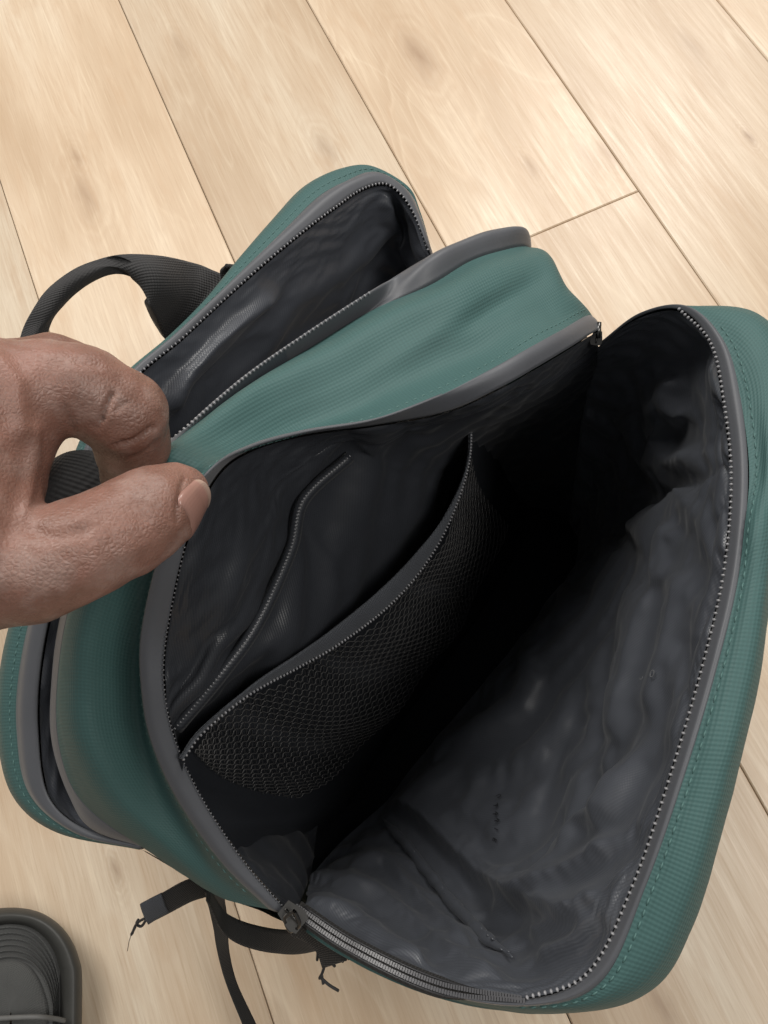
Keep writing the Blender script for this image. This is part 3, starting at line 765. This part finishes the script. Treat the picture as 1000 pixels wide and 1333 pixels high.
g = grid_surface([sideA, row([(600, 470, .18), (680, 470, .18), (730, 490, .18), (775, 510, .18), (800, 520, .18), (850, 510, .18)]),
                  row([(590, 620, .0), (650, 625, .0), (700, 635, .0), (735, 650, .0), (758, 672, .0), (775, 700, .0)])], 60, 30)
cloth('side_panel', g, GREEN, bag)
sideB = np.array([r1o[-1], P(238, 1138, .35), P(285, 1166, .36), P(335, 1184, .365), P(376, 1200, .365), f3[-1]])
g = grid_surface([sideB, row([(250, 1130, .2), (300, 1150, .2), (340, 1165, .2), (385, 1175, .2), (425, 1185, .2), (470, 1195, .2)]),
                  row([(330, 1090, .0), (365, 1110, .0), (400, 1125, .0), (440, 1138, .0), (480, 1150, .0), (520, 1160, .0)])], 60, 30)
cloth('side_panel', g, GREEN, bag)

# --- sliders and pulls
def slider(px, py, h, ang, parent, s=1.0):
    p = P(px, py, h); w = up_at(p); a = math.radians(ang)
    x = right * math.cos(a) + down * math.sin(a); x -= w * x.dot(w); x /= np.linalg.norm(x); y = np.cross(w, x)
    mb = MB()
    for z in (-.0016, .0016):                      # two plates with a flared nose
        out = [(-5, -3), (-2, -3.6), (2.5, -4.4), (5, -3.4), (5, 3.4), (2.5, 4.4), (-2, 3.6), (-5, 3)]
        v = [p + s * .001 * (q[0] * x + q[1] * y) + w * s * (z + dz) for dz in (-.0006, .0006) for q in out]
        mb.add(v, [tuple(range(8))[::-1], tuple(range(8, 16))] + [(i, (i + 1) % 8, 8 + (i + 1) % 8, 8 + i) for i in range(8)])
    mb.box(p + x * .003 * s, x * .0012 * s, y * .001 * s, w * .0016 * s)
    so = mb.build('zip_slider', METAL, parent, False)
    mb = MB(); mb.tube([p + s * .001 * (q * x) + w * s * .001 * zz for q, zz in ((-3.4, 2), (-3, 4), (0, 4.8), (3, 4), (3.4, 2))], .0007 * s, 7)
    mb.build('slider_bridge', METAL, so)
    return so, p, x, y, w
sl, p, x, y, w = slider(777, 440, .40, 100, bag, .8)
mb = MB(); mb.tube([p + y * .001 + w * .004, p - x * .004 + w * .004, p - x * .009 + w * .003], [.0012, .0018, .0012], 8); mb.build('pull_ring', METAL, sl)
sl, p, x, y, w = slider(381, 1193, .395, 45, bag, 1.25)
mb = MB()
rp = [P(*q) for q in ((383, 1186, .405), (371, 1196, .40), (378, 1212, .395), (390, 1204, .40), (384, 1187, .405))]
mb.tube(catmull(rp, 24), .0009, 7, False); mb.build('pull_ring', METAL, sl)
rp = [P(*q) for q in ((372, 1208, .39), (395, 1214, .385), (412, 1228, .375), (425, 1246, .36))]
def ribbon(name, Lp, Rp, mat, parent, thick=.0022, n=80, m=10, crown=0.0, rough=0.0, seed=0):
    l, r = catmull(row(Lp), n), catmull(row(Rp), n)
    t = np.linspace(0, 1, m)[:, None, None]
    g = l[None] * (1 - t) + r[None] * t
    nn = face_cam(g); g = g + nn * (crown * np.sin(np.linspace(0, math.pi, m)))[:, None, None]
    if rough: g = wrinkle(g, rough, 25, seed=seed, ridge=False)
    return cloth(name, g, mat, parent, thick)
pt = ribbon('pull_cord', [(380, 1200, .388), (404, 1206, .38), (428, 1222, .37), (452, 1246, .36)], [(378, 1216, .384), (396, 1222, .376), (412, 1236, .366), (420, 1256, .357)], WEB, sl, .002, 30, 6)
mb = MB()
for pts in (((425, 1250, .36), (420, 1266, .355), (416, 1274, .352)), ((417, 1272, .352), (428, 1282, .35), (441, 1290, .348)), ((414, 1240, .36), (413, 1250, .357)),
            ((440, 1246, .36), (447, 1252, .358)), ((450, 1243, .36), (455, 1249, .36)), ((430, 1252, .36), (436, 1258, .357)), ((419, 1270, .352), (421, 1281, .35))):
    mb.tube(catmull(row(pts), 8), .0008, 5)
mb.build('frayed_thread', BTHREAD, pt)

# --- carry strap looping out at the back
UP = [(350, 428, .335), (300, 366, .35), (274, 350, .36), (250, 342, .37), (205, 333, .40), (152, 332, .415), (104, 347, .42), (66, 372, .42), (42, 404, .418), (27, 440, .41), (16, 510, .40), (26, 590, .385), (60, 680, .36)]
LO = [(278, 520, .335), (226, 456, .35), (213, 436, .36), (206, 420, .375), (194, 394, .395), (176, 365, .40), (150, 357, .41), (114, 370, .413), (84, 396, .41), (62, 430, .405), (50, 510, .395), (58, 590, .38), (92, 690, .36)]
st = ribbon('carry_strap', UP, LO, PAD, bag, .007, 120, 22, .006, .0010, 3)
# padded shoulder strap seen through the fingers, against the back panel
ribbon('shoulder_strap', [(30, 680, .455), (58, 648, .457), (84, 620, .459), (112, 603, .46), (122, 600, .45)], [(-10, 760, .455), (25, 742, .457), (52, 722, .459), (92, 715, .455), (98, 715, .445)], PAD, bag, .010, 60, 16, .008, .0008, 8)
ribbon('strap_anchor', [(330, 432, .335), (288, 362, .362), (294, 343, .37)], [(345, 430, .335), (302, 356, .362), (306, 344, .37)], WEB, bag, .003, 14, 5)

# --- webbing at the lower end
ribbon('strap_end', [(276, 1138, .20), (240, 1148, .19), (210, 1164, .18), (183, 1178, .17)], [(286, 1164, .19), (252, 1173, .18), (222, 1188, .17), (193, 1203, .16)], WEB, bag, .0024, 40, 8, .001, .0004, 1)
q = [o for o in bag.children if o.name.startswith('strap_end')][0]
ribbon('stitched_hem', [(209, 1163.5, .1825), (196, 1170, .179), (182, 1177.5, .1745)], [(219, 1189, .1725), (206, 1196, .169), (193, 1204, .1645)], BINDING, q, .0016, 16, 8, .001)
mb = MB()
for pts in (((188, 1196, .164), (181, 1200, .16), (176, 1206, .155), (172, 1216, .15)), ((190, 1198, .164), (184, 1206, .158), (178, 1203, .156), (180, 1197, .158)), ((176, 1207, .155), (171, 1217, .15))):
    mb.tube(catmull(row(pts), 14), .0011, 5)
mb.tube(catmull(row(((171, 1217, .15), (168, 1226, .14), (166, 1238, .13))), 8), .0003, 4)
mb.build('frayed_thread', BTHREAD, q)
ribbon('webbing_loop', [(268, 1158, .24), (284, 1180, .22), (308, 1196, .21), (340, 1206, .21), (372, 1210, .23), (410, 1206, .27)], [(268, 1172, .24), (286, 1208, .215), (310, 1226, .205), (345, 1236, .205), (385, 1239, .225), (432, 1230, .26)], WEB, bag, .0024, 60, 8, .0005, .0005, 2)
ribbon('webbing_tail', [(266, 1160, .20), (276, 1200, .15), (283, 1240, .11), (294, 1280, .085), (312, 1325, .07), (330, 1370, .05)], [(290, 1164, .20), (296, 1200, .15), (299, 1240, .105), (309, 1280, .08), (330, 1325, .062), (350, 1368, .045)], WEB, bag, .0020, 60, 6, .0003, .0005, 6)

# ------------------------------------------------------------------ hand
def surface_nets(fld, org, h):
    s = fld < 0
    nx, ny, nz_ = fld.shape
    c8 = [s[a:nx - 1 + a, b:ny - 1 + b, c:nz_ - 1 + c] for a in (0, 1) for b in (0, 1) for c in (0, 1)]
    anyv = np.logical_or.reduce(c8) & ~np.logical_and.reduce(c8)
    cells = np.argwhere(anyv); vid = -np.ones(anyv.shape, int); vid[tuple(cells.T)] = np.arange(len(cells))
    acc = np.zeros((len(cells), 3)); cnt = np.zeros(len(cells))
    cor = [np.array((a, b, c)) for a in (0, 1) for b in (0, 1) for c in (0, 1)]
    for i in range(8):
        for j in range(i + 1, 8):
            if np.abs(cor[i] - cor[j]).sum() != 1: continue
            a = fld[tuple((cells + cor[i]).T)]; b = fld[tuple((cells + cor[j]).T)]
            m = (a < 0) != (b < 0); t = np.where(m, a / np.where(m, a - b, 1), 0)[:, None]
            pt = cor[i] * (1 - t) + cor[j] * t
            acc[m] += pt[m]; cnt[m] += 1
    verts = org + h * (cells + acc / cnt[:, None])
    faces = []
    for ax in range(3):
        sl0 = [slice(None)] * 3; sl1 = [slice(None)] * 3; sl0[ax] = slice(0, -1); sl1[ax] = slice(1, None)
        a, b = s[tuple(sl0)], s[tuple(sl1)]
        e = np.argwhere(a != b); u, v = [(1, 2), (2, 0), (0, 1)][ax]
        ok = (e[:, u] > 0) & (e[:, v] > 0) & (e[:, u] < fld.shape[u] - 1) & (e[:, v] < fld.shape[v] - 1); e = e[ok]
        flip = a[tuple(e.T)]
        q = []
        for du, dv in ((-1, -1), (0, -1), (0, 0), (-1, 0)):
            k = e.copy(); k[:, u] += du; k[:, v] += dv; q.append(vid[tuple(k.T)])
        q = np.stack(q, 1); q[~flip] = q[~flip][:, ::-1]; faces.append(q)
    return verts, np.vstack(faces)
def rcone(p, a, b, ra, rb):
    ab = b - a; L2 = ab @ ab
    t = np.clip(((p - a) @ ab) / L2, 0, 1)
    return np.linalg.norm(p - (a + t[..., None] * ab), axis=-1) - (ra + (rb - ra) * t)
def smin(a, b, k):
    hh = np.clip(0.5 + 0.5 * (b - a) / k, 0, 1)
    return b * (1 - hh) + a * hh - k * hh * (1 - hh)
def J(px, py, h, rpx):
    p = P(px, py, h); return p, rpx * zdepth(p) / F
def chain(p, js, k):
    d = None
    for (a, ra), (b, rb) in zip(js[:-1], js[1:]):
        e = rcone(p, a, b, ra, rb); d = e if d is None else smin(d, e, k)
    return d
TH = [J(-70, 770, .560, 66), J(45, 738, .566, 66), J(110, 712, .563, 60), J(165, 687, .557, 57), J(205, 660, .553, 49), J(233, 640, .548, 37)]
IX = [J(-10, 535, .575, 84), J(60, 504, .572, 56), J(112, 510, .566, 53), J(160, 538, .556, 53), J(172, 578, .540, 44), J(168, 618, .522, 36)]
MD = [J(-20, 510, .560, 70), J(70, 486, .550, 46), J(114, 496, .538, 40), J(138, 528, .520, 36), J(142, 548, .504, 32)]
RG = [J(-60, 520, .545, 60), J(20, 490, .530, 42), J(52, 505, .515, 36), J(48, 540, .495, 32), J(20, 560, .485, 28)]
PK = [J(-110, 540, .53, 52), J(-30, 510, .512, 36), J(0, 520, .50, 30), J(-10, 545, .485, 27), J(-30, 560, .478, 24)]
PALM = [[J(-60, 560, .575, 92), J(-85, 740, .575, 95)], [J(-200, 600, .585, 120), J(-95, 560, .58, 100)], [J(-200, 700, .585, 120), J(-85, 720, .578, 92)], [J(0, 525, .573, 74), J(-34, 690, .568, 58)]]
ARM = [J(-180, 650, .59, 120), J(-330, 690, .605, 86), J(-430, 720, .61, 84)]
hs = .0012
lo = np.array([min(q[0][a] - q[1] for q in TH + IX + MD + RG + PK + PALM[0] + ARM) for a in range(3)]) - .006
hi = np.array([max(q[0][a] + q[1] for q in TH + IX + MD + RG + PK + PALM[0] + ARM) for a in range(3)]) + .006
nn = np.ceil((hi - lo) / hs).astype(int)
def hand_sdf(p):
    palm = None
    for a, b in PALM:
        e = rcone(p, a[0], b[0], a[1], b[1]); palm = e if palm is None else smin(palm, e, .012)
    palm = smin(palm, chain(p, ARM, .02), .03)
    ix = smin(palm, chain(p, IX, .006), .008); th = smin(palm, chain(p, TH, .008), .007)
    md = smin(palm, chain(p, MD, .006), .010); rg = smin(palm, chain(p, RG, .006), .010); pk = smin(palm, chain(p, PK, .006), .010)
    d = smin(ix, th, .004)
    for e in (md, rg, pk): d = smin(d, e, .0016)
    return d
fld = np.empty(nn)
ys, zs = lo[1] + hs * np.arange(nn[1]), lo[2] + hs * np.arange(nn[2])
YY, ZZ = np.meshgrid(ys, zs, indexing='ij')
for i in range(0, nn[0], 16):
    xs_ = lo[0] + hs * np.arange(i, min(i + 16, nn[0]))
    p = np.stack((np.broadcast_to(xs_[:, None, None], (len(xs_),) + YY.shape), np.broadcast_to(YY, (len(xs_),) + YY.shape), np.broadcast_to(ZZ, (len(xs_),) + ZZ.shape)), -1)
    fld[i:i + 16] = hand_sdf(p)

hv, hf = surface_nets(fld, lo, hs)
# normals from the field, then creases and bony unevenness
def sdf_grad(p, e=.0008):
    g_ = np.stack([hand_sdf(p + np.eye(3)[a] * e) - hand_sdf(p - np.eye(3)[a] * e) for a in range(3)], -1)
    return g_ / np.maximum(np.linalg.norm(g_, axis=-1, keepdims=True), 1e-9)
hn = sdf_grad(hv); hp = proj(hv)
facing = np.sum(hn * (np.array((0, 0, CAMZ)) - hv), axis=1) > 0
disp = np.array([.0007 * nz(v[0] * 60, v[1] * 60, v[2] * 60) + .0004 * nz(v[0] * 170, v[1] * 170, v[2] * 170) for v in hv])
def crease(pts, width, depth):
    global disp
    pts = np.array(pts, float); dm = np.full(len(hp), 1e9)
    for a, b in zip(pts[:-1], pts[1:]):
        ab = b - a; t = np.clip(((hp - a) @ ab) / (ab @ ab), 0, 1)
        dm = np.minimum(dm, np.linalg.norm(hp - (a + t[:, None] * ab), axis=1))
    disp = disp - np.where(facing, depth * np.exp(-(dm / width) ** 2), 0)
crease([(132, 548), (139, 530), (147, 512)], 2.6, .0021)
crease([(150, 536), (158, 528), (166, 524)], 3.0, .0006)
crease([(100, 470), (112, 474), (126, 476)], 5, .0006)
crease([(126, 556), (132, 548), (134, 545)], 3.0, .0008)
crease([(148, 580), (174, 573), (200, 556)], 2.8, .0021)
crease([(172, 596), (190, 586), (205, 574)], 3.0, .0006)
crease([(84, 530), (90, 545), (94, 558)], 4, .0009)
for k in range(6):
    crease([(128 + k * 9, 662 - k * 4), (146 + k * 9, 690 - k * 3), (158 + k * 10, 716 - k * 4)], 2.4, .00035)
crease([(40, 690), (70, 700), (110, 690)], 9, .0012)
crease([(-5, 470), (20, 500), (28, 560)], 14, -.0016); crease([(45, 560), (40, 620), (30, 670)], 9, -.0014)
crease([(240, 622), (234, 640), (230, 660), (231, 679)], 2.2, .0010)
hv2 = hv + hn * disp[:, None]
me = mesh_from(hv2, hf, 'person')
person = link('person', me, SKIN)
tagged(person, 'bare brown hand reaching in from the left, thumb and forefinger pinching the green rim', 'hand')
# thumbnail, laid on the end of the thumb
a = TH[5][0]; ax = TH[5][0] - TH[4][0]; ax /= np.linalg.norm(ax)
cv = up_at(a); cv = cv - ax * cv.dot(ax); cv /= np.linalg.norm(cv); sd = np.cross(ax, cv)
if (sd @ down) < 0: sd = -sd
nl = cv * math.cos(math.radians(46)) + sd * math.sin(math.radians(46)); nl /= np.linalg.norm(nl); bt = np.cross(ax, nl)
gn = []
for j in range(22):
    v = j / 21; rw = []
    for i in range(20):
        u = -1 + 2 * i / 19
        ww = .96 * (1 - .12 * (1 - v)) * math.sqrt(max(0.02, 1 - max(0, (abs(v - .5) * 2) ** 6 * .45)))
        ang = u * ww * .88
        base = a + ax * (-.0098 + .0125 * v - .0020 * u * u)
        dr = nl * math.cos(ang) + bt * math.sin(ang) + ax * .35 * v; dr /= np.linalg.norm(dr)
        q = base + dr * .022
        for _ in range(14): q = q - dr * float(hand_sdf(q[None])[0]) * .8
        edge = max(abs(u), abs(2 * v - 1) if v < .5 else 0)
        rw.append(q + dr * (.0006 - .0007 * max(0, edge - .8) / .2 + (.0004 if v > .93 else 0)))
    gn.append(rw)
cloth('nail', np.array(gn), NAIL, person, .0006)

# ------------------------------------------------------------------ shoe
shoe = bpy.data.objects.new('shoe', None); COL.objects.link(shoe)
sc_ = P(20, 1300, 0); shoe.location = (sc_[0], sc_[1], 0); bpy.context.view_layer.update()
tagged(shoe, 'toe of a dark grey slip-on shoe with ribbed upper on the floor', 'shoe')
def sym(lst): return [(28 - x, y, h) for (x, y, h) in lst[::-1]] + lst
def unparent_offset(o):
    o.matrix_parent_inverse = shoe.matrix_world.inverted(); return o
def arc(top, side, x, bottom, h, hside=None):
    """half outline right of the shoe's middle line x=14"""
    hside = h if hside is None else hside
    return sym([(14 + (x - 14) * math.sin(t) ** .85, side - (side - top) * math.cos(t) ** 1.05 if t < 1.57 else side, h + (hside - h) * (t / 1.57)) for t in (.12, .4, .7, 1.0, 1.3, 1.57)]
               + [(x - 1, (side + bottom) / 2, hside), (x - 4, bottom, hside), (14 + (x - 14) * .86, 1510, hside), (14 + (x - 14) * .5, 1565 - (107 - x), hside), (14.3, 1578 - (107 - x), hside)])
rws = [row(arc(1196, 1285, 98, 1440, .001)), row(arc(1188, 1280, 104, 1440, .010)), row(arc(1182, 1275, 107, 1440, .030)), row(arc(1183, 1275, 105, 1440, .044)),
       row(arc(1190, 1275, 96, 1440, .053)), row(arc(1198, 1275, 85, 1440, .052)), row(arc(1203, 1276, 78, 1440, .045))]
unparent_offset(cloth('toe_bumper', grid_surface(rws, 120, 60), SHOE, shoe))
rws = [row(arc(1203, 1276, 79, 1440, .0445))]
for k in range(6):
    t0 = 1204 + k * 7.6
    sx = 77 - k * 1.6
    rws.append(row(arc(t0 + 3.0, 1290 + k * 6, sx, 1440, .0507 + k * .0028)))
    rws.append(row(arc(t0 + 6.2, 1293 + k * 6, sx - 1.2, 1440, .0486 + k * .0028)))
rws.append(row(arc(1250, 1325, 62, 1440, .063)))
unparent_offset(cloth('ribbed_upper', grid_surface(rws, 140, 150), KNIT, shoe))
rws = [row(arc(1248, 1322, 64, 1440, .0615)), row(arc(1256, 1330, 58, 1440, .068)), row(arc(1290, 1350, 36, 1440, .076)), row(arc(1318, 1370, 16, 1440, .080))]
unparent_offset(cloth('toe_panel', wrinkle(grid_surface(rws, 100, 40), .0006, 60, seed=3, ridge=False), KNIT, shoe))
mb = MB(); mb.tube(catmull(row([(-62, 1331, .075), (-30, 1328, .082), (14, 1325, .086), (48, 1324, .084), (70, 1326, .072), (84, 1329, .062)]), 40), .0020, 8)
unparent_offset(mb.build('collar_edge', SHOELIP, shoe))
